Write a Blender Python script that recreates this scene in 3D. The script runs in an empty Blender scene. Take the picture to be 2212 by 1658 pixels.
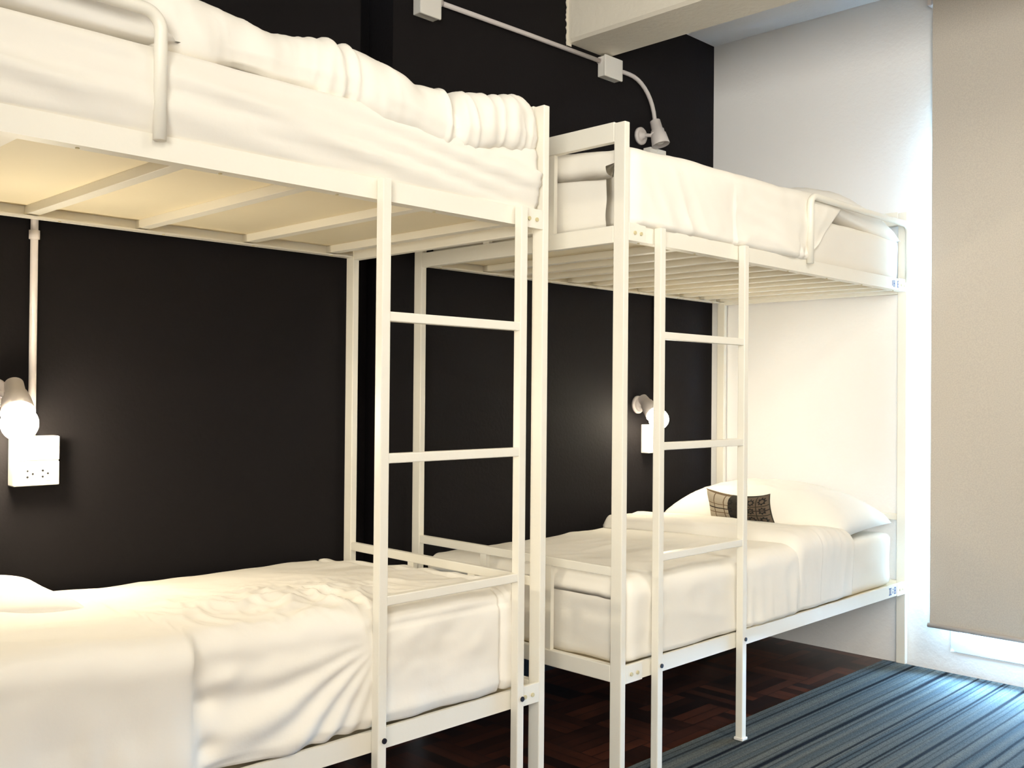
import bpy, bmesh, math, random
from mathutils import Vector, Matrix, noise
random.seed(4)
S = bpy.context.scene
C = S.collection

# ---------------------------------------------------------------- camera, world, lights, exposure
cd = bpy.data.cameras.new('camera'); cam = bpy.data.objects.new('camera', cd); C.objects.link(cam)
cd.sensor_width = 36; cd.lens = 34.855; cd.clip_start = 0.02
rt, up, fw = Vector((.70451, -.70963, .00901)), Vector((-.01301, -.00021, .99992)), Vector((.70957, .70457, .00938))
M4 = Matrix((rt, up, -fw)).transposed().to_4x4(); M4.translation = (0, 0, 1.13)
cam.matrix_world = M4
S.camera = cam

W = bpy.data.worlds.new('world'); S.world = W; W.use_nodes = True
bg = W.node_tree.nodes['Background']; bg.inputs[0].default_value = (.55, .78, 1, 1); bg.inputs[1].default_value = 7.0

def area(name, loc, target, size, sizey, power, col, spread=180):
    l = bpy.data.lights.new(name, 'AREA'); l.shape = 'RECTANGLE'; l.size = size; l.size_y = sizey
    l.energy = power; l.color = col; l.spread = math.radians(spread)
    o = bpy.data.objects.new(name, l); C.objects.link(o); o.location = loc
    o.rotation_euler = (Vector(target) - Vector(loc)).to_track_quat('-Z', 'Y').to_euler()
    return o
# warm ceiling fittings over the aisle, behind and beside the camera
area('ceiling_light', (.2, -.6, 2.60), (.2, -.6, 0), .5, .5, 31, (1, .92, .76))
area('ceiling_light', (2.55, .1, 2.80), (2.7, .2, 0), .45, .45, 17, (1, .93, .80))
# daylight standing outside the window
area('daylight', (5.6, .75, 1.45), (4.2, .75, 1.45), 2.8, 2.9, 3600, (.36, .66, 1))
# soft unseen fill, added to brighten the upper end wall and bed ends
area('end_wall_fill', (-1.7, -.7, 1.85), (4.1, 1.9, 2.2), 2.2, 1.7, 50, (1, .98, .90), spread=80)

vs = S.view_settings; vs.view_transform = 'Standard'; vs.look = 'None'; vs.exposure = 0.60; vs.gamma = 1; vs.use_curve_mapping = False
S.cycles.use_denoising = True
S.cycles.max_bounces = 10; S.cycles.diffuse_bounces = 6; S.cycles.transparent_max_bounces = 16
S.cycles.sample_clamp_indirect = 6; S.cycles.caustics_reflective = False; S.cycles.caustics_refractive = False

# ---------------------------------------------------------------- materials
def lin(c):
    return tuple((x/255/12.92 if x/255 <= .04045 else ((x/255+.055)/1.055)**2.4) for x in c) + (1,)
def mat(name, col, rough=.6, spec=.4, noise_amt=0, noise_scale=20, bump=0, bump_scale=60, metallic=0, sss=0):
    m = bpy.data.materials.new(name); m.use_nodes = True; nt = m.node_tree; N = nt.nodes; L = nt.links
    b = N['Principled BSDF']; b.inputs['Roughness'].default_value = rough; b.inputs['Metallic'].default_value = metallic
    b.inputs['Specular IOR Level'].default_value = spec
    tc = N.new('ShaderNodeTexCoord')
    c = lin(col)
    if noise_amt:
        n = N.new('ShaderNodeTexNoise'); n.inputs['Scale'].default_value = noise_scale; n.inputs['Detail'].default_value = 5
        L.new(tc.outputs['Object'], n.inputs['Vector'])
        r = N.new('ShaderNodeMix'); r.data_type = 'RGBA'
        r.inputs[6].default_value = tuple(max(0, x*(1-noise_amt)) for x in c[:3])+(1,)
        r.inputs[7].default_value = tuple(min(1, x*(1+noise_amt)) for x in c[:3])+(1,)
        L.new(n.outputs['Fac'], r.inputs[0]); L.new(r.outputs[2], b.inputs['Base Color'])
    else:
        b.inputs['Base Color'].default_value = c
    if bump:
        n2 = N.new('ShaderNodeTexNoise'); n2.inputs['Scale'].default_value = bump_scale; n2.inputs['Detail'].default_value = 6
        L.new(tc.outputs['Object'], n2.inputs['Vector'])
        bp = N.new('ShaderNodeBump'); bp.inputs['Strength'].default_value = bump; bp.inputs['Distance'].default_value = .01
        L.new(n2.outputs['Fac'], bp.inputs['Height']); L.new(bp.outputs[0], b.inputs['Normal'])
    return m
MT = {}
MT['metal'] = mat('white_enamel', (236, 231, 218), .38, .5, .02, 8, .04, 120)
MT['dark'] = mat('charcoal_wall_paint', (22, 19, 20), .75, .15, .10, 3, .12, 90)
MT['plaster'] = mat('white_wall_plaster', (236, 234, 232), .8, .2, .03, 2, .15, 60)
MT['ceil'] = mat('ceiling_plaster', (234, 232, 230), .85, .2, .03, 2, .2, 50)
MT['beam'] = mat('beam_plaster', (234, 226, 210), .8, .2, .05, 4, .35, 45)
MT['sheet'] = mat('white_sheet_cotton', (234, 229, 219), .9, .1, .015, 5, .10, 30)
MT['duvet'] = mat('white_duvet_cotton', (240, 235, 225), .9, .1, .015, 5, .12, 22)
MT['pillow'] = mat('white_pillow_cotton', (242, 238, 230), .9, .1, .01, 5, .08, 22)
MT['board'] = mat('cream_bunk_board', (228, 216, 188), .6, .3, .05, 3)
MT['plastic'] = mat('white_plastic', (232, 228, 220), .35, .5, .01, 5)
MT['plastic2'] = mat('grey_white_conduit', (214, 206, 202), .45, .45, .02, 9)
MT['black'] = mat('black_holes', (18, 17, 16), .6)
MT['bolt'] = mat('dark_bolt', (30, 24, 34), .4, .5, metallic=.4)
MT['sbolt'] = mat('cream_bolt', (205, 192, 150), .4, .5)
MT['ink'] = mat('blue_marker_ink', (70, 110, 170), .6)
MT['frame'] = mat('window_frame_paint', (226, 228, 232), .45, .5)

def emis(name, col, strength):
    m = bpy.data.materials.new(name); m.use_nodes = True; N = m.node_tree.nodes; N.clear()
    o = N.new('ShaderNodeOutputMaterial'); e = N.new('ShaderNodeEmission'); e.inputs[0].default_value = col; e.inputs[1].default_value = strength
    m.node_tree.links.new(e.outputs[0], o.inputs[0]); return m
MT['bulbA'] = emis('lit_bulb_glass', (1, .88, .66, 1), 150)
MT['bulbB'] = emis('lit_far_bulb_glass', (1, .88, .66, 1), 72)

def glass_mat():
    m = bpy.data.materials.new('window_glass'); m.use_nodes = True; N = m.node_tree.nodes; N.clear(); L = m.node_tree.links
    o = N.new('ShaderNodeOutputMaterial'); t = N.new('ShaderNodeBsdfTransparent'); t.inputs[0].default_value = (.93, .97, 1, 1)
    g = N.new('ShaderNodeBsdfGlossy'); g.inputs['Roughness'].default_value = .03; x = N.new('ShaderNodeMixShader'); x.inputs[0].default_value = .06
    L.new(t.outputs[0], x.inputs[1]); L.new(g.outputs[0], x.inputs[2]); L.new(x.outputs[0], o.inputs[0]); return m
MT['glass'] = glass_mat()

def blind_mat():
    m = bpy.data.materials.new('grey_beige_blind_cloth'); m.use_nodes = True; N = m.node_tree.nodes; N.clear(); L = m.node_tree.links
    o = N.new('ShaderNodeOutputMaterial'); d = N.new('ShaderNodeBsdfDiffuse'); t = N.new('ShaderNodeBsdfTranslucent'); x = N.new('ShaderNodeMixShader')
    x.inputs[0].default_value = 0
    tc = N.new('ShaderNodeTexCoord'); n = N.new('ShaderNodeTexNoise'); n.inputs['Scale'].default_value = 220; n.inputs['Detail'].default_value = 2
    L.new(tc.outputs['Object'], n.inputs['Vector'])
    r = N.new('ShaderNodeValToRGB'); r.color_ramp.elements[0].color = lin((190, 182, 172)); r.color_ramp.elements[1].color = lin((200, 192, 180))
    r.color_ramp.elements[0].position = .35; r.color_ramp.elements[1].position = .65
    L.new(n.outputs['Fac'], r.inputs[0]); L.new(r.outputs[0], d.inputs[0]); L.new(r.outputs[0], t.inputs[0])
    L.new(d.outputs[0], x.inputs[1]); L.new(t.outputs[0], x.inputs[2]); L.new(x.outputs[0], o.inputs[0]); return m
MT['blind'] = blind_mat()

def floor_mat():
    m = bpy.data.materials.new('dark_parquet'); m.use_nodes = True; nt = m.node_tree; N = nt.nodes; L = nt.links
    b = N['Principled BSDF']; tc = N.new('ShaderNodeTexCoord')
    mp = N.new('ShaderNodeMapping'); mp.inputs['Rotation'].default_value = (0, 0, math.radians(0)); L.new(tc.outputs['Object'], mp.inputs[0])
    # basket-weave parquet: strips run along X in one square and along Y in the next
    ch = N.new('ShaderNodeTexChecker'); ch.inputs['Scale'].default_value = 1/.24; ch.inputs[1].default_value = (0, 0, 0, 1); ch.inputs[2].default_value = (1, 1, 1, 1)
    L.new(mp.outputs[0], ch.inputs[0])
    def strips(rot):
        k = N.new('ShaderNodeMapping'); k.inputs['Rotation'].default_value = (0, 0, rot); L.new(tc.outputs['Object'], k.inputs[0])
        w = N.new('ShaderNodeTexBrick'); w.inputs['Scale'].default_value = 1; w.inputs['Brick Width'].default_value = .24; w.inputs['Row Height'].default_value = .048
        w.inputs['Mortar Size'].default_value = .0018; w.offset = 0
        w.inputs['Color1'].default_value = lin((34, 17, 12)); w.inputs['Color2'].default_value = lin((112, 58, 36)); w.inputs['Mortar'].default_value = lin((14, 9, 8))
        L.new(k.outputs[0], w.inputs[0]); return w
    a, c = strips(0), strips(math.pi/2)
    x = N.new('ShaderNodeMix'); x.data_type = 'RGBA'; L.new(ch.outputs[1], x.inputs[0]); L.new(a.outputs[0], x.inputs[6]); L.new(c.outputs[0], x.inputs[7])
    n = N.new('ShaderNodeTexNoise'); n.inputs['Scale'].default_value = 9; n.inputs['Detail'].default_value = 6; L.new(tc.outputs['Object'], n.inputs[0])
    y = N.new('ShaderNodeMix'); y.data_type = 'RGBA'; y.blend_type = 'MULTIPLY'; y.inputs[0].default_value = .8
    rr = N.new('ShaderNodeValToRGB'); rr.color_ramp.elements[0].color = (.35, .35, .35, 1); rr.color_ramp.elements[0].position = .3; L.new(n.outputs['Fac'], rr.inputs[0])
    L.new(x.outputs[2], y.inputs[6]); L.new(rr.outputs[0], y.inputs[7]); L.new(y.outputs[2], b.inputs['Base Color'])
    b.inputs['Roughness'].default_value = .42; b.inputs['Specular IOR Level'].default_value = .4
    return m
MT['floor'] = floor_mat()

def rug_mat():
    m = bpy.data.materials.new('striped_rug_weave'); m.use_nodes = True; nt = m.node_tree; N = nt.nodes; L = nt.links
    b = N['Principled BSDF']; b.inputs['Roughness'].default_value = .95; b.inputs['Specular IOR Level'].default_value = .1
    tc = N.new('ShaderNodeTexCoord'); sp = N.new('ShaderNodeSeparateXYZ'); L.new(tc.outputs['Object'], sp.inputs[0])
    # gentle waviness of the stripes
    wn = N.new('ShaderNodeTexNoise'); wn.inputs['Scale'].default_value = 1.3; L.new(tc.outputs['Object'], wn.inputs[0])
    ma = N.new('ShaderNodeMath'); ma.operation = 'MULTIPLY_ADD'; ma.inputs[1].default_value = .012; L.new(wn.outputs['Fac'], ma.inputs[0]); L.new(sp.outputs['Y'], ma.inputs[2])
    rnd = random.Random(8)
    st = [(1.795, .0025, .3), (1.708, .002, .5), (1.665, .0025, .35), (1.612, .002, .5), (1.50, .0025, .45), (1.455, .002, .4), (1.395, .002, .4), (1.325, .0025, .35), (1.24, .002, .5), (1.838, .003, .5), (1.812, .005, .7), (1.770, .004, .2), (1.727, .009, 1), (1.69, .004, .25), (1.64, .005, .55), (1.588, .012, 1), (1.563, .003, .6), (1.53, .006, .3),
          (1.467, .006, .95), (1.436, .004, .8), (1.418, .0025, .7), (1.368, .006, 1), (1.352, .004, .8), (1.282, .009, 1), (1.260, .002, .5), (1.212, .004, .8), (1.168, .005, .75),
          (1.110, .006, 1), (1.072, .005, .8), (1.02, .008, 1), (.985, .003, .6)]
    yy = .93
    while yy > .2:
        st.append((yy, rnd.choice((.004, .006, .010)), rnd.choice((.5, .8, 1)))); yy -= rnd.uniform(.03, .075)
    acc = None
    for yc, hw, k_ in st:
        su = N.new('ShaderNodeMath'); su.operation = 'SUBTRACT'; su.inputs[1].default_value = yc - .15 + .006; L.new(ma.outputs[0], su.inputs[0])
        ab = N.new('ShaderNodeMath'); ab.operation = 'ABSOLUTE'; L.new(su.outputs[0], ab.inputs[0])
        mr = N.new('ShaderNodeMapRange'); mr.inputs['From Min'].default_value = hw*.45; mr.inputs['From Max'].default_value = hw*1.05+.001
        mr.inputs['To Min'].default_value = k_; mr.inputs['To Max'].default_value = 0; L.new(ab.outputs[0], mr.inputs[0])
        if acc is None: acc = mr.outputs[0]
        else:
            mx = N.new('ShaderNodeMath'); mx.operation = 'MAXIMUM'; L.new(acc, mx.inputs[0]); L.new(mr.outputs[0], mx.inputs[1]); acc = mx.outputs[0]
    # slow tone bands across the rug
    wv = N.new('ShaderNodeTexNoise'); wv.noise_dimensions = '1D'; wv.inputs['Scale'].default_value = 26; L.new(ma.outputs[0], wv.inputs['W'])
    br = N.new('ShaderNodeValToRGB'); br.color_ramp.elements[0].color = lin((76, 86, 90)); br.color_ramp.elements[1].color = lin((112, 114, 108))
    br.color_ramp.elements[0].position = .25; br.color_ramp.elements[1].position = .75; L.new(wv.outputs['Fac'], br.inputs[0])
    rp = N.new('ShaderNodeMix'); rp.data_type = 'RGBA'; L.new(acc, rp.inputs[0]); L.new(br.outputs[0], rp.inputs[6]); rp.inputs[7].default_value = lin((17, 19, 26))
    n = N.new('ShaderNodeTexNoise'); n.inputs['Scale'].default_value = 260; n.inputs['Detail'].default_value = 2; L.new(tc.outputs['Object'], n.inputs[0])
    r2 = N.new('ShaderNodeValToRGB'); r2.color_ramp.elements[0].color = (.62, .62, .62, 1); r2.color_ramp.elements[0].position = .35; r2.color_ramp.elements[1].position = .65
    L.new(n.outputs['Fac'], r2.inputs[0])
    x = N.new('ShaderNodeMix'); x.data_type = 'RGBA'; x.blend_type = 'MULTIPLY'; x.inputs[0].default_value = 1
    L.new(rp.outputs[2], x.inputs[6]); L.new(r2.outputs[0], x.inputs[7]); L.new(x.outputs[2], b.inputs['Base Color'])
    bp = N.new('ShaderNodeBump'); bp.inputs['Strength'].default_value = .5; bp.inputs['Distance'].default_value = .004
    L.new(n.outputs['Fac'], bp.inputs['Height']); L.new(bp.outputs[0], b.inputs['Normal'])
    return m
MT['rug'] = rug_mat()

def cushion_mat():
    """patchwork print: a pale gridded panel at one end, dark panels with rosettes at the other"""
    m = bpy.data.materials.new('patterned_cushion_print'); m.use_nodes = True; nt = m.node_tree; N = nt.nodes; L = nt.links
    b = N['Principled BSDF']; b.inputs['Roughness'].default_value = .9
    uv = N.new('ShaderNodeUVMap'); sp = N.new('ShaderNodeSeparateXYZ'); L.new(uv.outputs[0], sp.inputs[0])
    def math_(op, a, b_=None, c=None):
        n = N.new('ShaderNodeMath'); n.operation = op
        for i, v in enumerate((a, b_, c)):
            if v is None: continue
            if isinstance(v, (int, float)): n.inputs[i].default_value = v
            else: L.new(v, n.inputs[i])
        return n.outputs[0]
    U, V = sp.outputs['X'], sp.outputs['Y']
    cu, cv = 6.0, 3.0
    fu = math_('SUBTRACT', math_('FRACT', math_('MULTIPLY', U, cu)), .5); fv = math_('SUBTRACT', math_('FRACT', math_('MULTIPLY', V, cv)), .5)
    r = math_('SQRT', math_('ADD', math_('MULTIPLY', fu, fu), math_('MULTIPLY', fv, fv)))
    th = math_('ARCTAN2', fv, fu)
    pet = math_('MULTIPLY_ADD', math_('COSINE', math_('MULTIPLY', th, 8)), .06, .32)
    ring = math_('MULTIPLY', math_('LESS_THAN', r, pet), math_('GREATER_THAN', r, .17))
    grid = math_('MAXIMUM', math_('GREATER_THAN', math_('ABSOLUTE', fu), .455), math_('GREATER_THAN', math_('ABSOLUTE', fv), .455))
    ci = math_('FLOOR', math_('MULTIPLY', U, 3))
    odd = math_('MODULO', ci, 2)
    def mix(f, a, c):
        x = N.new('ShaderNodeMix'); x.data_type = 'RGBA'
        if isinstance(f, float): x.inputs[0].default_value = f
        else: L.new(f, x.inputs[0])
        for i, v in ((6, a), (7, c)):
            if isinstance(v, tuple): x.inputs[i].default_value = v
            else: L.new(v, x.inputs[i])
        return x.outputs[2]
    pan = mix(odd, lin((92, 78, 64)), lin((44, 38, 30)))
    darkp = mix(ring, pan, lin((20, 18, 14))); darkp = mix(grid, darkp, lin((40, 36, 22)))
    lightp = mix(grid, lin((176, 164, 144)), lin((104, 84, 60)))
    col = mix(math_('LESS_THAN', U, .40), darkp, lightp)
    mid = math_('LESS_THAN', math_('ABSOLUTE', math_('SUBTRACT', V, .5)), .02)
    col = mix(mid, col, lin((40, 30, 22)))
    L.new(col, b.inputs['Base Color'])
    return m
MT['cushion'] = cushion_mat()

# ---------------------------------------------------------------- mesh helpers
def tag(o, label=None, cat=None, group=None, kind=None):
    if label: o['label'] = label
    if cat: o['category'] = cat
    if group: o['group'] = group
    if kind: o['kind'] = kind
    return o
def empty(name, loc, parent=None):
    o = bpy.data.objects.new(name, None); C.objects.link(o); o.empty_display_size = .1
    if parent: o.parent = parent; o.location = Vector(loc) - world_loc(parent)
    else: o.location = loc
    return o
WL = {}
def world_loc(o):
    v = Vector((0, 0, 0))
    while o: v += o.location; o = o.parent
    return v
def obj(name, bm, m, parent=None, origin=None, smooth=False):
    """link bm (built in world coordinates) as one mesh object; origin at its base centre unless given"""
    bmesh.ops.recalc_face_normals(bm, faces=bm.faces)
    if origin is None:
        xs = [v.co for v in bm.verts]
        origin = Vector(((min(v.x for v in xs)+max(v.x for v in xs))/2, (min(v.y for v in xs)+max(v.y for v in xs))/2, min(v.z for v in xs)))
    origin = Vector(origin)
    bmesh.ops.translate(bm, vec=-origin, verts=bm.verts)
    me = bpy.data.meshes.new(name); bm.to_mesh(me); bm.free()
    for mm in (m if isinstance(m, list) else [m]): me.materials.append(mm)
    if smooth: me.shade_smooth()
    o = bpy.data.objects.new(name, me); C.objects.link(o)
    if parent: o.parent = parent; o.location = origin - world_loc(parent)
    else: o.location = origin
    return o
def add_box(bm, a, b, bev=0, mi=0):
    x0, y0, z0 = [min(p, q) for p, q in zip(a, b)]; x1, y1, z1 = [max(p, q) for p, q in zip(a, b)]
    r = bmesh.ops.create_cube(bm, size=1)
    for v in r['verts']:
        v.co = Vector(((x0+x1)/2 + v.co.x*(x1-x0), (y0+y1)/2 + v.co.y*(y1-y0), (z0+z1)/2 + v.co.z*(z1-z0)))
    fs = {f for v in r['verts'] for f in v.link_faces}
    if bev:
        es = {e for v in r['verts'] for e in v.link_edges}
        q = bmesh.ops.bevel(bm, geom=list(es), offset=bev, segments=2, profile=.5, affect='EDGES')
        fs |= set(q['faces'])
    for f in fs:
        if f.is_valid: f.material_index = mi
    return bm
def box(a, b, bev=0):
    return add_box(bmesh.new(), a, b, bev)
def add_tube(bm, pts, rad, seg=14, caps=True):
    pts = [Vector(p) for p in pts]; rads = rad if isinstance(rad, list) else [rad]*len(pts)
    rings = []; prev = None
    for i, p in enumerate(pts):
        d = (pts[min(i+1, len(pts)-1)] - pts[max(i-1, 0)]).normalized()
        if prev is None:
            a = Vector((0, 0, 1)) if abs(d.z) < .9 else Vector((1, 0, 0)); u = d.cross(a).normalized()
        else:
            u = (prev - d*prev.dot(d)).normalized()
        prev = u; v = d.cross(u)
        rings.append([bm.verts.new(p + (u*math.cos(2*math.pi*k/seg) + v*math.sin(2*math.pi*k/seg))*rads[i]) for k in range(seg)])
    for A, B in zip(rings, rings[1:]):
        for k in range(seg):
            f = bm.faces.new((A[k], A[(k+1) % seg], B[(k+1) % seg], B[k])); f.smooth = True
    if caps:
        bm.faces.new(rings[0][::-1]); bm.faces.new(rings[-1])
    return bm
def cyl(a, b, r, seg=20): return add_tube(bmesh.new(), [a, b], r, seg)
def lathe(bm, origin, axis, prof, seg=32):
    """prof: (distance along axis, radius) pairs"""
    o, ax = Vector(origin), Vector(axis).normalized()
    a = Vector((0, 0, 1)) if abs(ax.z) < .9 else Vector((1, 0, 0)); u = ax.cross(a).normalized(); v = ax.cross(u)
    rings = []
    for t, r in prof:
        rings.append([bm.verts.new(o + ax*t + (u*math.cos(2*math.pi*k/seg)+v*math.sin(2*math.pi*k/seg))*max(r, 1e-4)) for k in range(seg)])
    for A, B in zip(rings, rings[1:]):
        for k in range(seg):
            f = bm.faces.new((A[k], A[(k+1) % seg], B[(k+1) % seg], B[k])); f.smooth = True
    bmesh.ops.remove_doubles(bm, verts=bm.verts, dist=3e-4)
    return bm

def nz(x, y, z=0): return noise.noise(Vector((x, y, z)))
def ridge(x, y, z=0):
    return 1 - min(1, abs(nz(x, y, z))*2.6)

def soft_box(a, b, r, res, disp=None):
    x0, y0, z0 = a; x1, y1, z1 = b
    bm = bmesh.new(); ctr = Vector(((x0+x1)/2, (y0+y1)/2, (z0+z1)/2)); h = Vector(((x1-x0)/2, (y1-y0)/2, (z1-z0)/2)); ih = Vector([c-r for c in h])
    n = [max(2, int(2*c/res)) for c in h]
    for ax in range(3):
        u, v = [(1, 2), (2, 0), (0, 1)][ax]
        for s in (-1, 1):
            g = []
            for i in range(n[u]+1):
                row = []
                for j in range(n[v]+1):
                    p = Vector((0, 0, 0)); p[ax] = s*h[ax]; p[u] = -h[u]+2*h[u]*i/n[u]; p[v] = -h[v]+2*h[v]*j/n[v]
                    q = Vector([max(-ih[k], min(ih[k], p[k])) for k in range(3)])
                    d = (p-q).normalized(); w = ctr + q + d*r
                    row.append(bm.verts.new(w)); row[-1].normal = d
                g.append(row)
            for i in range(n[u]):
                for j in range(n[v]):
                    f = (g[i][j], g[i+1][j], g[i+1][j+1], g[i][j+1])
                    bm.faces.new(f if s > 0 else f[::-1])
    bmesh.ops.remove_doubles(bm, verts=bm.verts, dist=res*.02)
    bm.normal_update()
    if disp:
        for v in bm.verts:
            v.co += v.normal * disp(v.co, v.normal)
    for f in bm.faces: f.smooth = True
    return bm

def edge_round(d, r):
    """how far a surface drops at distance d from its border, for a rounded border of radius r"""
    if d >= r: return 0
    k = 1 - max(d, 0)/r
    return r*(1 - math.sqrt(max(0, 1 - k*k)))

def drape(x0, x1, nx, path, ns, wr, er=.03, th=.018, xr=None):
    """cloth slab: path(x) -> list of (y, z) from the front hem over the top to the back; wr(x, s, p) = wrinkle height"""
    bm = bmesh.new(); out = []; inn = []
    for i in range(nx+1):
        x = x0 + (x1-x0)*i/nx
        P = [Vector((0, y, z)) for y, z in path(x)]
        Ls = [0]
        for a, b in zip(P, P[1:]): Ls.append(Ls[-1]+(b-a).length)
        T = Ls[-1]; pts = []; k = 0
        for j in range(ns+1):
            d = T*j/ns
            while k < len(P)-2 and Ls[k+1] < d: k += 1
            f = (d-Ls[k])/max(1e-9, Ls[k+1]-Ls[k]); pts.append(P[k].lerp(P[k+1], f))
        ro, ri = [], []
        for j, p in enumerate(pts):
            t = (pts[min(j+1, ns)]-pts[max(j-1, 0)]).normalized(); n = Vector((0, -t.z, t.y))
            d = T*j/ns
            e = edge_round(d, er) + edge_round(T-d, er)
            dx = min(x-x0, x1-x); ex = edge_round(dx, xr or er)
            off = wr(x, d, p) - min(e+ex, max(er, xr or er))
            o = p + n*off; q = p + n*(min(off, 0) - th if off < 0 else -th)
            jx = .006*nz(p.y*7, p.z*7, x)*(1 if i in (0, nx) else 0)
            ro.append(bm.verts.new((x+jx, o.y, o.z))); ri.append(bm.verts.new((x+jx, q.y, q.z)))
        out.append(ro); inn.append(ri)
    def q4(a, b, c, d):
        f = bm.faces.new((a, b, c, d)); f.smooth = True
    for i in range(nx):
        for j in range(ns):
            q4(out[i][j], out[i+1][j], out[i+1][j+1], out[i][j+1]); q4(inn[i][j], inn[i][j+1], inn[i+1][j+1], inn[i+1][j])
        q4(out[i][0], inn[i][0], inn[i+1][0], out[i+1][0]); q4(out[i][ns], out[i+1][ns], inn[i+1][ns], inn[i][ns])
    for j in range(ns):
        q4(out[0][j], out[0][j+1], inn[0][j+1], inn[0][j]); q4(out[nx][j], inn[nx][j], inn[nx][j+1], out[nx][j+1])
    return bm
def arcpath(y0, zf, zt, r, y1, drop=0, lean=0, topf=None, n=14):
    """front hem (y0, zf) up to a rounded shoulder and back along the top to y1"""
    P = [(y0-lean, zf), (y0-lean*.5, (zf+zt-r)/2)]
    for k in range(9):
        a = math.pi/2*k/8; P.append((y0 + r - r*math.cos(a), zt - r + r*math.sin(a)))
    for k in range(1, n+1):
        y = y0 + r + (y1-y0-r)*k/n
        P.append((y, zt + (topf(y) if topf else 0) - drop*(k/n)**2))
    return P
def lerp_tab(tab, x):
    if x <= tab[0][0]: return tab[0][1]
    for (a, u), (b, v) in zip(tab, tab[1:]):
        if x <= b:
            f = (x-a)/(b-a); f = f*f*(3-2*f); return u+(v-u)*f
    return tab[-1][1]

# ---------------------------------------------------------------- the room
YW, XW, ZC = 2.749, 4.168, 2.854
X0, Y0 = -1.8, -2.2
tag(obj('floor', box((X0, Y0, -.1), (XW, YW, 0)), MT['floor']), kind='structure')
tag(obj('ceiling', box((X0, Y0, ZC), (XW, YW, ZC+.1)), MT['ceil']), kind='structure')
bm = bmesh.new()                                  # dark wall with a narrow recess behind the head of the near bunk
pr = [(X0, YW), (2.02, YW), (2.045, YW+.14), (2.16, YW+.14), (2.16, YW), (XW, YW), (XW, YW+.3), (X0, YW+.3)]
lo = [bm.verts.new((x, y, 0)) for x, y in pr]; hi = [bm.verts.new((x, y, ZC)) for x, y in pr]
for k in range(len(pr)): bm.faces.new((lo[k], lo[(k+1) % 8], hi[(k+1) % 8], hi[k]))
bm.faces.new(hi); bm.faces.new(lo[::-1])
tag(obj('wall_back', bm, MT['dark']), kind='structure')
WY1, WY0, WZ0, WZ1, XO = 1.59, -.40, .088, 2.26, XW+.22
bm = bmesh.new()
add_box(bm, (XW, WY1, 0), (XO, YW+.3, ZC)); add_box(bm, (XW, Y0, 0), (XO, WY0, ZC))
add_box(bm, (XW, WY0, 0), (XO, WY1, WZ0)); add_box(bm, (XW, WY0, WZ1), (XO, WY1, ZC))
tag(obj('wall_right', bm, MT['plaster']), kind='structure')
tag(obj('wall_left', box((X0-.1, Y0, 0), (X0, YW, ZC)), MT['plaster']), kind='structure')
tag(obj('wall_front', box((X0, Y0-.1, 0), (XW, Y0, ZC)), MT['plaster']), kind='structure')
# ceiling beam crossing the room, its bottom edges a little ragged at the dark wall
bm = bmesh.new(); rb = random.Random(3)
ny = 60
rows = []
for i in range(ny+1):
    y = Y0 + (YW-Y0)*i/ny
    rows.append([bm.verts.new((3.076, y, ZC)), bm.verts.new((3.076, y, 2.593+.012)), bm.verts.new((3.088, y, 2.593)), bm.verts.new((3.334, y, 2.593)), bm.verts.new((3.334, y, ZC))])
for A, B in zip(rows, rows[1:]):
    for k in range(5): bm.faces.new((A[k], A[(k+1) % 5], B[(k+1) % 5], B[k]))
bm.faces.new(rows[0]); bm.faces.new(rows[-1][::-1])
tag(obj('trim_1', bm, MT['beam']), kind='structure')
# ragged plaster lip where the beam meets the dark paint
bm = bmesh.new()
zs = [2.58+.274*i/26 for i in range(27)]
pa = [(3.076 - .004 - .011*max(0, rb.random()-.25), z) for z in zs]
f0 = [bm.verts.new((x, YW-.004, z)) for x, z in pa]; f1 = [bm.verts.new((3.10, YW-.004, z)) for x, z in pa]
b0 = [bm.verts.new((x, YW+.002, z)) for x, z in pa]
for i in range(26):
    bm.faces.new((f0[i], f1[i], f1[i+1], f0[i+1])); bm.faces.new((f0[i], f0[i+1], b0[i+1], b0[i]))
tag(obj('trim_2', bm, MT['beam']), kind='structure')

# window: frame, inner sash, pane
w = empty('window_1', (XW+.1, (WY0+WY1)/2, WZ0)); tag(w, kind='structure')
bm = bmesh.new()
fx0, fx1 = XW-.006, XW+.07
def ring(bm, y0, y1, z0, z1, w_, xa, xb, rad):
    """rectangular frame with rounded corners"""
    def loop(y0, y1, z0, z1, r):
        P = []
        for cy_, cz_, a0_ in ((y1-r, z0+r, -90), (y1-r, z1-r, 0), (y0+r, z1-r, 90), (y0+r, z0+r, 180)):
            for k in range(7):
                a_ = math.radians(a0_+15*k); P.append((cy_+r*math.cos(a_), cz_+r*math.sin(a_)))
        return P
    O, I = loop(y0, y1, z0, z1, rad), loop(y0+w_, y1-w_, z0+w_, z1-w_, max(.006, rad-w_*.4))
    n = len(O); V = [[bm.verts.new((x, y, z)) for y, z in L_] for x, L_ in ((xa, O), (xa, I), (xb, I), (xb, O))]
    for k in range(n):
        j = (k+1) % n
        for q in range(4): bm.faces.new((V[q][k], V[q][j], V[(q+1) % 4][j], V[(q+1) % 4][k]))
ring(bm, WY0+.003, WY1-.003, WZ0+.003, WZ1-.003, .034, fx0, fx1, .030)
obj('window_frame', bm, MT['frame'], w)
obj('window_mullion', box((XW+.01, .58, WZ0+.03), (XW+.06, .62, WZ1-.03), .003), MT['frame'], w)
obj('window_pane', box((XW+.030, WY0+.02, WZ0+.02), (XW+.034, WY1-.02, WZ1-.02)), MT['glass'], w)

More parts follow.
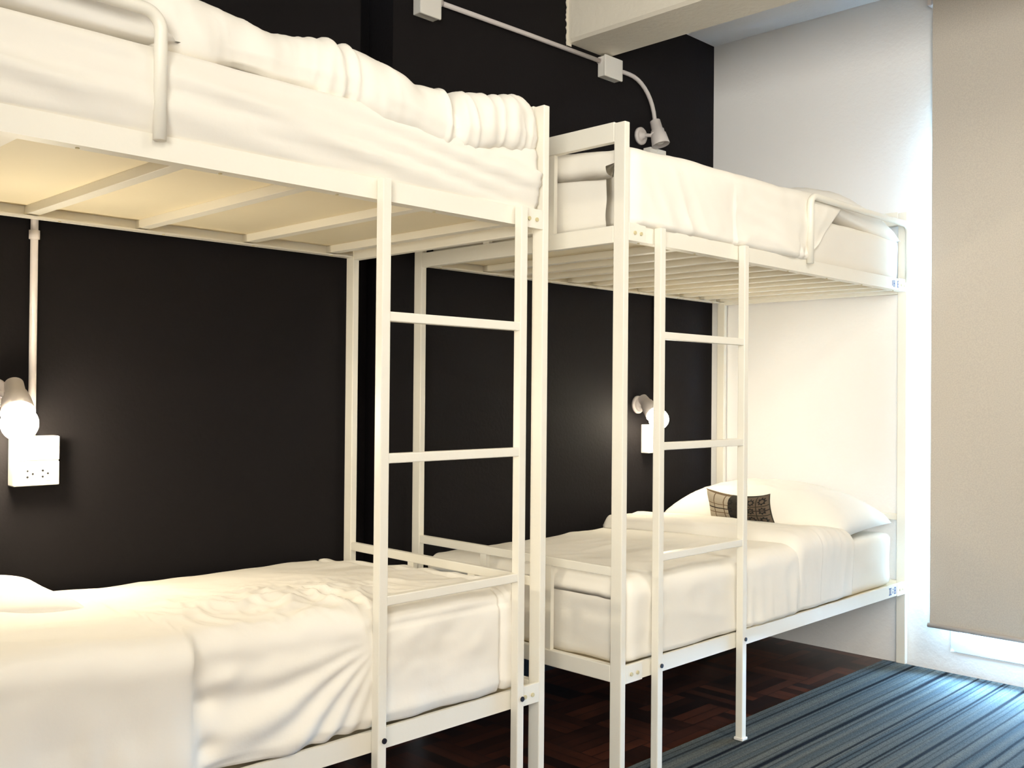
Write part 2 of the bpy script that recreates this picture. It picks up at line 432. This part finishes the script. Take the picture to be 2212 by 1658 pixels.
# roller blind
BX = 4.10
r = empty('roller_blind', (BX, .6, .19)); tag(r, 'grey-beige roller blind pulled almost to the floor over the window', 'blind')
BY1, BY0 = 1.647, -.5
bm = bmesh.new(); nv = 40
P = [(BX + .003*math.sin(i*.5) + .0, BY1 - (BY1-BY0)*i/nv) for i in range(nv+1)]
for s in (0, 1):
    pass
a0 = [bm.verts.new((x-.0012, y, .20)) for x, y in P]; a1 = [bm.verts.new((x-.0012, y, 2.765)) for x, y in P]
b0 = [bm.verts.new((x+.0012, y, .20)) for x, y in P]; b1 = [bm.verts.new((x+.0012, y, 2.765)) for x, y in P]
for i in range(nv):
    bm.faces.new((a0[i], a0[i+1], a1[i+1], a1[i])); bm.faces.new((b0[i], b1[i], b1[i+1], b0[i+1]))
    bm.faces.new((a0[i], b0[i], b0[i+1], a0[i+1]))
bm.faces.new((a0[0], a1[0], b1[0], b0[0])); bm.faces.new((a0[nv], b0[nv], b1[nv], a1[nv]))
obj('blind_fabric', bm, MT['blind'], r)
tag(obj('bottom_bar', add_tube(bmesh.new(), [(BX, BY1+.008, .197), (BX, BY0, .197)], .0095, 12), MT['plastic2'], r), 'pale grey bottom bar of the blind')
obj('roller_tube', add_tube(bmesh.new(), [(BX+.02, BY1, 2.785), (BX+.02, BY0, 2.785)], .024, 20), MT['plastic2'], r)
bm = bmesh.new(); add_box(bm, (BX-.012, BY1+.004, 2.745), (XW, BY1+.02, 2.82), .003)
obj('roller_bracket', bm, MT['plastic2'], r)

# rug
ru = obj('striped_rug', add_box(bmesh.new(), (1.99, .15, .0), (4.15, 1.862, .006), .003), MT['rug'], origin=(1.99, .15, 0))
tag(ru, 'grey runner rug with dark lengthwise stripes in front of the far bunk', 'rug')

# ---------------------------------------------------------------- bunk beds
ZL, ZU, ZT = .3046, 1.574, 1.915
RH = .048
def bunk(x0, x1, yf, yb, label, ladder, guard, slats, lowslats, board):
    w, d = .0226, .040
    t = empty('bunk_bed', ((x0+x1)/2, (yf+yb)/2, 0)); tag(t, label, 'bunk bed', 'white metal bunk beds along the dark wall')
    for px in (x0, x1-w):
        for py in (yf, yb-d):
            obj('post', box((px, py, .0065 if px > 2 and py < 1.8 else 0), (px+w, py+d, ZT-.004), .0025), MT['metal'], t)
    for px, s in ((x0, 1), (x1-w, -1)):
        e = box((px, yf+d, ZT-.058), (px+w, yb-d, ZT), .0025); obj('top_bar', e, MT['metal'], t)
        # end frames of both levels: rail, upper bar and two short uprights
        obj('end_rail', box((px, yf+d, ZU-.008), (px+w, yb-d, ZU+.042), .0025), MT['metal'], t)
        obj('end_rail', box((px, yf+d, ZL), (px+w, yb-d, ZL+RH), .0025), MT['metal'], t)
        obj('foot_bar', box((px+.002, yf+d, .607), (px+w-.002, yb-d, .634), .0025), MT['metal'], t)
        for f in (.31, .615):
            sy = yf + (yb-yf)*f
            obj('upright', box((px+.004, sy-.014, ZU+.040), (px+w-.004, sy+.014, ZT-.056)), MT['metal'], t)
            obj('upright', box((px+.004, sy-.014, ZL+RH-.002), (px+w-.004, sy+.014, .609)), MT['metal'], t)
    for z in (ZL, ZU):
        for y, s in ((yf+.004, 1), (yb-.004, -1)):
            bm = bmesh.new()
            ya, yc = (y, y+.006) if s > 0 else (y-.006, y)
            pf = [(0, 0), (.034, 0), (.034, .004), (.006, .004), (.006, RH-.006), (.010, RH-.006), (.010, RH), (0, RH)]
            va = [[bm.verts.new((xx, y+s*p_, z+q_)) for p_, q_ in pf] for xx in (x0+w, x1-w)]
            for k in range(8): bm.faces.new((va[0][k], va[0][(k+1) % 8], va[1][(k+1) % 8], va[1][k]))
            bm.faces.new(va[0]); bm.faces.new(va[1][::-1])
            rl = obj('side_rail', bm, MT['metal'], t)
            # bolted plates at both ends
            if s > 0:
                for bx, q in ((x0+w, 1), (x1-w, -1)):
                    pl = obj('bracket', box((bx, y-.004, z-.002), (bx+q*.078, y+.0005, z+RH+.002), .001), MT['metal'], t)
                    for k in (.026, .055):
                        obj('bolt', cyl((bx+q*k, y-.0075, z+.022), (bx+q*k, y-.003, z+.022), .0055, 10), MT['sbolt'], pl)
    for z, sl, bd in ((ZL, lowslats, False), (ZU, slats, board)):
        for x in sl:
            obj('slat', box((x-.016, yf+.0105, z+.008), (x+.016, yb-.0105, z+.0305), .001), MT['metal'], t)
        bmm = box((x0+w+.002, yf+.012, z+.0305), (x1-w-.002, yb-.012, z+.0345))
        obj('base_board', bmm, MT['board'], t)
        if z == ZU:
            for k in range(7):
                x = x0+.1+(x1-x0-.2)*k/6
                for y in (yf+.026, yb-.026):
                    obj('rail_screw', add_tube(bmesh.new(), [(x, y, z-.002), (x, y, z+.003)], .004, 8), MT['sbolt'], t)
    # ladder bolted on the front of both rails
    la, lb = ladder
    ld = empty('ladder', ((la+lb)/2, yf-.012, 0), t)
    lw = .0245
    zf = .012
    for px in (la, lb-lw):
        st = obj('ladder_post', box((px, yf-.025, zf), (px+lw, yf, ZU+.046), .0022), MT['metal'], ld)
        obj('foot_cap', box((px-.004, yf-.029, 0.0075), (px+lw+.004, yf+.004, .017), .002), MT['plastic'], ld)
        obj('ladder_bolt', cyl((px+lw*.72, yf-.028, ZL+.030), (px+lw*.72, yf-.022, ZL+.030), .0065, 12), MT['bolt'], ld)
    for z in (1.293, .9665, .640):
        obj('rung', box((la+lw-.002, yf-.023, z), (lb-lw+.002, yf-.001, z+.0225), .0022), MT['metal'], ld)
    # bent-tube guard rail at the head end
    ga, gb, R_ = guard[0], guard[1], .035
    y = yf - .009; zt = 1.853; r_ = .0125
    pts = [(ga, y, ZU+.034), (ga, y, zt-R_)]
    pts += [(ga + (R_ - R_*math.cos(a*math.pi/16))*(1 if gb > ga else -1), y, zt-R_+R_*math.sin(a*math.pi/16)) for a in range(1, 9)]
    sg = 1 if gb > ga else -1
    pts += [(gb - (R_ - R_*math.sin(a*math.pi/16))*sg - 0*sg - 0, y, zt-R_+R_*math.cos((a)*math.pi/16)) for a in range(0, 9)]
    pts += [(gb, y, ZU+.034)]
    obj('guard_rail', add_tube(bmesh.new(), pts, r_, 16), MT['metal'], t)
    return t
AX0, AX1, AYf, AYb = .05, 1.9751, 1.8257, 2.722
BX0, BX1, BYf, BYb = 2.2249, 4.158, 1.7638, 2.6981
bunk(AX0, AX1, AYf, AYb, 'near bunk bed cut off by the left edge of the photo',
     (1.392, 1.868), (.866, .09), [.30, .62, .944, 1.24, 1.575, 1.88], [.3, .62, .944, 1.24, 1.575, 1.88], True)
far_bunk = bunk(BX0, BX1, BYf, BYb, 'far bunk bed standing against the white wall beside the window blind',
     (2.367, 2.850), (3.288, 4.128), [2.563, 2.72, 2.882, 3.04, 3.190, 3.35, 3.505, 3.66, 3.82, 3.98, 4.12], [2.563, 2.88, 3.2, 3.52, 3.84, 4.1], False)
# marker scribbles on the far bunk's rails, illegible blue strokes on a pale tag
for k, (zz, xs) in enumerate(((ZL, 3.985), (ZU, 4.0))):
    bm = bmesh.new(); y = BYf+.0036
    def st(a, b, c, d): add_box(bm, (xs+a, y-.0006, zz+.010+b), (xs+c, y+.001, zz+.010+d))
    if k == 0:
        st(0, .026, .022, .029); st(0, 0, .024, .003); st(.006, 0, .009, .029); st(.015, 0, .018, .029)
        st(.034, .004, .037, .014); st(.037, .018, .040, .024)
    else:
        st(0, .004, .003, .026); st(.012, 0, .015, .028); st(.012, .013, .024, .016); st(.022, 0, .025, .028)
    st(.050, 0, .053, .028); st(.062, 0, .065, .028); st(.050, .025, .065, .028); st(.050, .0125, .065, .0155); st(.050, 0, .065, .003)
    tag(obj('rail_marking', bm, MT['ink'], far_bunk), 'blue marker characters on the %s rail' % ('lower' if k == 0 else 'upper'))

# ---------------------------------------------------------------- bedding
def fb(x, y, z=0):
    return nz(x, y, z) + .5*nz(2*x, 2*y, z+7) + .25*nz(4*x, 4*y, z+13)
MG, DG = 'mattresses on the four bunks', 'white duvets on the four bunks'
# near upper mattress, fitted sheet pulled into long slanting folds
def dA(p, n):
    front = max(0, -n.y)
    g = p.z + .10*(p.x-1)
    m_ = max(0, math.sin((p.z-1.611)/.184*math.pi))
    return front*(.018*m_*ridge(p.x*.9, g*11, 1) + .015*m_*ridge(p.x*1.3+3, g*24, 5) - .004 + .006*m_) + .002*fb(p.x*4, p.y*4, p.z*4)
m = obj('mattress', soft_box((.10, 1.8365, 1.617), (1.936, 2.69, 1.795), .006, .012, dA), MT['sheet'])
tag(m, 'mattress in a creased white sheet on the near bunk, upper level', 'mattress', MG)
def dB(p, n):
    return max(0, -n.y-.0)*.003*ridge(p.x*3, p.z*10, 2) + .004*fb(p.x*3, p.y*5, p.z*9) + (max(0, -n.x)*.004*ridge(p.y*3, p.z*22, 2))
m = obj('mattress', soft_box((.10, 1.878, .3405), (1.900, 2.69, .575), .035, .03, dB), MT['sheet'])
tag(m, 'mattress almost hidden by bedding on the near bunk, lower level', 'mattress', MG)
m = obj('mattress', soft_box((2.260, 1.788, 1.611), (4.112, 2.655, 1.795), .03, .02, dB), MT['sheet'])
tag(m, 'white mattress showing at the foot of the far bunk, upper level', 'mattress', MG)
m = obj('mattress', soft_box((2.265, 1.800, .3405), (4.085, 2.655, .560), .03, .018, dB), MT['sheet'])
tag(m, 'white mattress bare beside the pillow of the far bunk, lower level', 'mattress', MG)

# near upper duvet: puffy crumpled heap
topA = [(.30, .105), (.90, .160), (.97, .150), (1.127, .116), (1.282, .126), (1.372, .128), (1.43, .110), (1.539, .092), (1.60, .090), (1.637, .072), (1.67, .095), (1.76, .105), (1.893, .128), (1.955, .10)]
lowA = [(.30, 1.80), (1.195, 1.803), (1.33, 1.800), (1.45, 1.772), (1.594, 1.750), (1.67, 1.753), (1.75, 1.766), (1.835, 1.783), (1.95, 1.782)]
def pA(x):
    zt = 1.80 + lerp_tab(topA, x); zl = lerp_tab(lowA, x); out = lerp_tab([(1.2, 0), (1.5, .03), (1.8, .035), (1.95, .02)], x)
    y0 = 1.846 - out
    P = [(y0+.030, zl-.016), (y0+.006, zl+.004), (y0-.004, zl+.035)]
    r = .07
    for k in range(9):
        a = math.pi/2*k/8; P.append((y0 + r - r*math.cos(a), max(zl+.05, zt-r) + (zt-max(zl+.05, zt-r))*math.sin(a)))
    for k in range(1, 13): P.append((y0+r+(2.66-y0-r)*k/12, zt - .015*k/12))
    return P
def wA(x, s, p):
    sc = 1 if x > 1.3 else .6
    v = .014*fb(x*4, s*4, 3) + .012*sc*ridge(x*7+s*2, s*2.5, 9)
    v += .014*ridge(x*26, s*3, 4)*math.exp(-((x-1.30)/.07)**2) + .007*ridge(x*24, s*4, 4)*(1 if 1.6 < x else .2)
    v -= .030*math.exp(-((x-1.637)/.014)**2)*min(1, s/.08)
    return v - .010
d = obj('duvet', drape(.86, 1.957, 220, pA, 120, wA, .018, .02, .05), MT['duvet'])
tag(d, 'crumpled white duvet heaped on the near bunk, upper level', 'duvet', DG)

# near lower duvet: hangs over the rail on the left, tucked in on the right
topf = [(.1, .665), (.597, .665), (.9, .650), (1.26, .640), (1.8, .632), (1.86, .615), (1.90, .58), (1.935, .50), (1.955, .40)]
def pAl(x):
    zt = lerp_tab(topf, x) if x < 1.84 else .632
    hang = 1/(1+math.exp((x-.950)*160)) if x < 1.2 else 0
    zf = .352*(1-hang) + .27*hang
    y0 = 1.828*(1-hang) + 1.795*hang - .018*math.sin(min(1, max(0, (x-1)/.8))*math.pi)*0
    back = lambda y: -.045*((y-1.9)/.8)**2 if y > 1.9 else 0
    P = [(y0+.004, zf), (y0-.010, zf+.03)] if hang < .5 else [(y0, zf), (y0, .45)]
    r = .06
    for k in range(9):
        a = math.pi/2*k/8; P.append((max(y0, 1.80)+r-r*math.cos(a) if hang > .5 else y0+r-r*math.cos(a), zt-r+r*math.sin(a)))
    ys = P[-1][0]
    for k in range(1, 17):
        y = ys+(2.705-ys)*k/16; P.append((y, zt+back(y)))
    return P
def wAl(x, s, p):
    top = max(0, min(1, (s-.22)/.1))
    v = .010*fb(x*3.2, s*3.2, 21)
    c = math.exp(-((x-1.33)/.28)**2)
    v += c*top*math.exp(-((p.y-2.04)/.20)**2)*(.022*ridge(x*9+nz(s*5, x*5)*1.5, s*8, 3) + .008*ridge(x*21, s*19, 6)) + (1-c)*top*.006*ridge(x*3+s*4, s*6-x*2, 12) + .004*ridge(x*4, s*5, 8)
    if x > .95:
        th_ = math.atan2(.565-p.z, 1.44-x); dd = math.hypot(.565-p.z, 1.44-x)
        fan = math.sin(th_*24+3.2*nz(x*3, p.z*6, 5)+.5)*(.6+.8*nz(x*4, p.z*4, 9)) * min(1, dd/.12) * math.exp(-((x-1.14)/.17)**2) * min(1, max(0, (.60-p.z)/.08))
        v += (1-top)*(.013*fan + .006*fb(x*5, s*8, 2))
        for gx, gz, gr, gh in ((.985, .505, .035, .022), (.985, .415, .030, .020), (1.03, .545, .03, -.012)):
            v -= (1-top)*gh*math.exp(-((x-gx)/gr)**2-((p.z-gz)/.022)**2)
        if x > 1.38:
            v -= .014*math.exp(-((x-1.812)/.008)**2)*(1-top) + .005*math.exp(-((p.z-.585)/.006)**2)*(1-top)
            v += .006*math.exp(-((p.z-.605)/.010)**2)*(1-top)
    else:
        v += (1-top)*(.010*fb(x*6, s*1.4, 40))
    return v - .006
d = obj('duvet', drape(.10, 1.932, 320, pAl, 160, wAl, .010, .016, .085), MT['duvet'])
tag(d, 'rumpled white duvet hanging over the front rail of the near bunk, lower level', 'duvet', DG)

# far upper duvet
def pBu(x):
    zt = 1.838 + lerp_tab([(2.26, .020), (2.6, .030), (3.1, .036), (3.40, .045)], x)
    return arcpath(1.764, 1.620, zt, .055, 2.62, 0, lean=-.004, topf=lambda y: .030*min(1, (y-1.83)/.4))
def wBu(x, s, p):
    side = max(0, 1-s/.22)
    v = .008*fb(x*4, s*4, 50) + side*(.018*ridge(x*9+s*5, s*2, 51)*math.exp(-((x-2.45)/.22)**2) + .020*ridge(x*2.2+s*6, s*8, 55)*(1 if x > 2.8 else .3))
    return v
bm = drape(2.252, 3.60, 190, pBu, 110, wBu, .014, .045, .05)
for v in bm.verts:
    if v.co.x > 3.2: v.co.x -= (v.co.x-3.2)/.4*(.30*max(0, min(1, (1.84-v.co.z)/.2)) + .05*nz(v.co.y*3, v.co.z*9, 2))
d = obj('duvet', bm, MT['duvet'])
tag(d, 'smooth white duvet on the far bunk, upper level', 'duvet', DG)

# far lower duvet with its top end folded back
def pBl(x):
    zt = .600
    return arcpath(1.766, .3535, zt, .06, 2.655, .03, lean=-.002)
def wBl(x, s, p):
    side = max(0, 1-s/.2)
    return .006*fb(x*4, s*3, 60) + .003*ridge(x*5, s*10, 62) + side*.014*ridge(x*14, s*2, 61)*math.exp(-((x-3.08)/.2)**2) - .003
d = obj('duvet', drape(2.262, 3.30, 130, pBl, 110, wBl, .014, .02, .045), MT['duvet'])
tag(d, 'white duvet folded back below the pillow of the far bunk, lower level', 'duvet', DG)
def pBf(x):
    zt = .640 - .03*max(0, (x-3.45)/.25)
    return arcpath(1.760 if x < 3.4 else 1.764, .3535, zt, .07, 2.66, .02, lean=-.006)
def wBf(x, s, p):
    return .008*fb(x*4, s*3, 70) + .005*ridge(x*9, s*3, 72) - .003
fo = obj('duvet_fold', drape(3.225+.0, 3.70, 80, pBf, 110, wBf, .016, .03, .04), MT['duvet'], d)

# pillows and cushion
def pillow_bm(cx, cy, cz, lx, ly, T, seed, tilt=(0, 0, 0), pw=2.6, n=44, sag=0, under=.55):
    bm = bmesh.new(); top, bot = [], []
    uvl = bm.loops.layers.uv.new('UVMap')
    R = Matrix.Rotation(tilt[2], 3, 'Z') @ Matrix.Rotation(tilt[1], 3, 'Y') @ Matrix.Rotation(tilt[0], 3, 'X')
    for i in range(n+1):
        rt_, rb_ = [], []
        for j in range(n+1):
            u, v = -1+2*i/n, -1+2*j/n
            h = max(0, (1-abs(u)**pw)*(1-abs(v)**pw))**.42
            # pinched corners stick out, sides draw in
            sx = 1 - .05*(1-v*v)*abs(u)**3*0 - .06*(1-abs(v)**2)*(abs(u)); sy = 1 - .05*(1-abs(u)**2)*abs(v)
            w_ = .05*fb(u*2.2, v*2.2, seed)*h + .03*h*ridge(u*2, v*5, seed+3)
            z1 = T*(h*(1+w_*1.2)); z2 = -T*h*under
            x, y = u*lx/2*sx, v*ly/2*sy
            zz = -sag*(1-v*v)*abs(1)
            for lst, z in ((rt_, z1), (rb_, z2)):
                p = R @ Vector((x, y, z+zz)); lst.append(bm.verts.new((cx+p.x, cy+p.y, cz+p.z)))
        top.append(rt_); bot.append(rb_)
    def face(vs_, uvs):
        f = bm.faces.new(vs_); f.smooth = True
        for l, q in zip(f.loops, uvs): l[uvl].uv = q
    for i in range(n):
        for j in range(n):
            q = [(i/n, j/n), ((i+1)/n, j/n), ((i+1)/n, (j+1)/n), (i/n, (j+1)/n)]
            face((top[i][j], top[i+1][j], top[i+1][j+1], top[i][j+1]), q); face((bot[i][j], bot[i][j+1], bot[i+1][j+1], bot[i+1][j]), [q[0], q[3], q[2], q[1]])
    bmesh.ops.remove_doubles(bm, verts=bm.verts, dist=1e-5)
    return bm
PG = 'white pillows on the bunks'
p = obj('pillow', pillow_bm(3.86, 2.235, .590, .44, .88, .168, 3, (0, -.06, 0), 2.2, under=.08), MT['pillow'])
tag(p, 'white pillow behind the patterned cushion on the far bunk, lower level', 'pillow', PG)
p = obj('pillow', pillow_bm(.605, 2.47, .630, .66, .46, .055, 8, (0, .0, -.05), 3.6, under=.3), MT['pillow'])
tag(p, 'white pillow cut off by the left edge on the near bunk, lower level', 'pillow', PG)
p = obj('pillow', pillow_bm(3.78, 2.10, 1.812, .62, .66, .150, 12, (0, .10, .0), 2.6, under=.15), MT['pillow'])
tag(p, 'white pillow behind the guard rail of the far bunk, upper level', 'pillow', PG)
p = obj('pillow', pillow_bm(.60, 2.13, 1.815, .60, .62, .125, 17, (0, 0, .06), 2.8, under=.15), MT['pillow'])
tag(p, 'white pillow behind the guard rail of the near bunk, upper level', 'pillow', PG)
# cushion stands on its long edge, leaning on the pillow: length along Y, height along Z, faces -X
bm = pillow_bm(0, 0, 0, .30, .13, .045, 20, (0, 0, 0), 3.0, 40)
Rc = Matrix(((0, -.30, -.95), (-1, 0, 0), (0, .95, -.30)))
for v in bm.verts:
    c = v.co.copy(); c.y *= 1 - .34*(1-(c.x/.15)**2)*(1 if c.y > 0 else .3); v.co = Rc @ c + Vector((3.545, 2.198, .679))
cu = obj('patterned_cushion', bm, MT['cushion']); tag(cu, 'small dark patterned cushion with pale left end in front of the far lower pillow', 'cushion')

# ---------------------------------------------------------------- electrics on the dark wall
def outlet(cx, cz, label):
    t = empty('outlet_box', (cx, YW, cz-.065)); tag(t, label, 'outlet', 'wall outlet boxes')
    y = YW - .045
    obj('back_box', box((cx-.057, y+.004, cz-.065), (cx+.057, YW, cz+.065), .003), MT['plastic'], t)
    for dz, nm in ((.033, 'switch_plate'), (-.033, 'socket_plate')):
        pl = obj(nm, box((cx-.057, y, cz+dz-.031), (cx+.057, y+.005, cz+dz+.031), .002), MT['plastic'], t)
        if nm == 'socket_plate':
            for sx in (-.019, .019):
                bm = bmesh.new(); add_box(bm, (cx+sx-.016, y-.0012, cz+dz-.019), (cx+sx+.016, y+.001, cz+dz+.019), .0005); obj('socket', bm, MT['plastic'], pl)
                bm = bmesh.new()
                for hx, hz in ((-.005, .008), (-.005, -.008), (.008, 0)):
                    add_tube(bm, [(cx+sx+hx, y-.002, cz+dz+hz), (cx+sx+hx, y, cz+dz+hz)], .0030, 8)
                obj('pin_holes', bm, MT['black'], pl)
        else:
            obj('rocker_switch', box((cx-.014, y-.0025, cz+dz-.02), (cx+.014, y+.001, cz+dz+.02), .001), MT['plastic'], pl)
    return t
outlet(.966, .942, 'white outlet box with two sockets under the near bedside lamp')
outlet(3.657, .930, 'white outlet box under the far lower bedside lamp, partly hidden by the ladder')
outlet(3.657, 2.183, 'white outlet box just showing above the far upper duvet')

def lamp(dx, dz, hx, hy, hz, aim, label, bulb):
    """wall spot: round base plate, ball-jointed arm, stepped head"""
    t = empty('wall_lamp', (dx, YW, dz)); tag(t, label, 'wall lamp', 'small white wall spotlights by the bunks')
    bm = bmesh.new(); lathe(bm, (dx, YW, dz), (0, -1, 0), [(0, .0), (0, .040), (.010, .040), (.016, .034), (.012, .026), (.014, .016), (.03, .010), (.032, 0)])
    obj('base_plate', bm, MT['plastic2'], t, smooth=False)
    A = Vector(aim).normalized(); H = Vector((hx, hy, hz))
    obj('arm', add_tube(bmesh.new(), [(dx, YW-.028, dz), (dx+.015, YW-.05, dz-.002), H + Vector((-.022, 0, 0))], .0085, 10), MT['plastic2'], t)
    bm = bmesh.new()
    # stepped housing, open at its mouth
    lathe(bm, H - A*.06, A, [(0, 0), (0, .021), (.002, .023), (.045, .0255), (.047, .030), (.062, .030), (.066, .0345), (.115, .041), (.118, .039), (.070, .031), (.05, .024), (.03, 0)])
    obj('lamp_head', bm, MT['plastic2'], t)
    bm = bmesh.new()
    if bulb:
        c = H + A*.095
        bmesh.ops.create_uvsphere(bm, u_segments=28, v_segments=18, radius=.044, matrix=Matrix.Translation(c))
        for f in bm.faces: f.smooth = True
        obj('bulb', bm, MT[bulb], t)
    else:
        bmesh.ops.create_uvsphere(bm, u_segments=20, v_segments=12, radius=.024, matrix=Matrix.Translation(H+A*.03))
        obj('bulb', bm, MT['plastic'], t)
    return t
lamp(.868, 1.118, .905, 2.683, 1.105, (-.15, -.72, -.62), 'lit wall lamp above the near outlet box at the left edge', 'bulbA')
lamp(3.570, 1.084, 3.567, 2.683, 1.078, (-.22, -.72, -.55), 'lit wall lamp seen behind the far ladder, lower level', 'bulbB')
lamp(3.575, 2.297, 3.610, 2.674, 2.305, (.06, -.25, -.97), 'unlit wall lamp under the curved conduit above the far bunk', None)

def conduit(pts, label, couplings=()):
    t = empty('conduit', pts[0]); tag(t, label, 'conduit', 'white conduit pipes on the dark wall')
    obj('pipe', add_tube(bmesh.new(), pts, .0095, 14), MT['plastic2'], t)
    for a, b in couplings: obj('coupling', cyl(a, b, .0135, 16), MT['plastic2'], t)
cy = YW-.0125
conduit([(.963, cy, 1.004), (.963, cy, 2.0), (.963, cy, ZC)], 'vertical white conduit above the near outlet box, running up behind the bunk',
        [((.963, cy, 1.525), (.963, cy, 1.548))])
conduit([(2.352, cy, 2.552), (2.8, cy, 2.558), (3.30, cy, 2.562)], 'straight white conduit between the two junction boxes under the beam',
        [((2.352, cy, 2.552), (2.372, cy, 2.5522)), ((3.27, cy, 2.5615), (3.30, cy, 2.562))])
ct = [(3.40, cy, 2.548), (3.44, cy, 2.552), (3.48, cy, 2.552)]
for k in range(1, 11):
    a = math.pi/2*k/10; ct.append((3.48+.19*math.sin(a), cy, 2.552-.19*(1-math.cos(a))))
ct += [(3.673, cy, 2.30), (3.673, cy, 2.249)]
conduit(ct, 'curved white conduit bending down from the right junction box')
conduit([(3.690, cy, 2.118), (3.690, cy, 1.6), (3.690, cy, .995)], 'vertical white conduit between the two outlet boxes behind the far bunk')
def jbox(x0, x1, z0, z1, label):
    t = empty('junction_box', ((x0+x1)/2, YW, z0)); tag(t, label, 'junction box', 'white junction boxes on the dark wall')
    obj('box_body', box((x0+.003, YW-.036, z0+.003), (x1-.003, YW, z1-.003), .003), MT['plastic'], t)
    obj('box_lid', box((x0, YW-.046, z0), (x1, YW-.035, z1), .004), MT['plastic'], t)
jbox(2.246, 2.345, 2.475, 2.60, 'white junction box on the dark wall cut off by the top edge')
jbox(3.272, 3.392, 2.492, 2.585, 'white junction box tucked under the end of the ceiling beam')
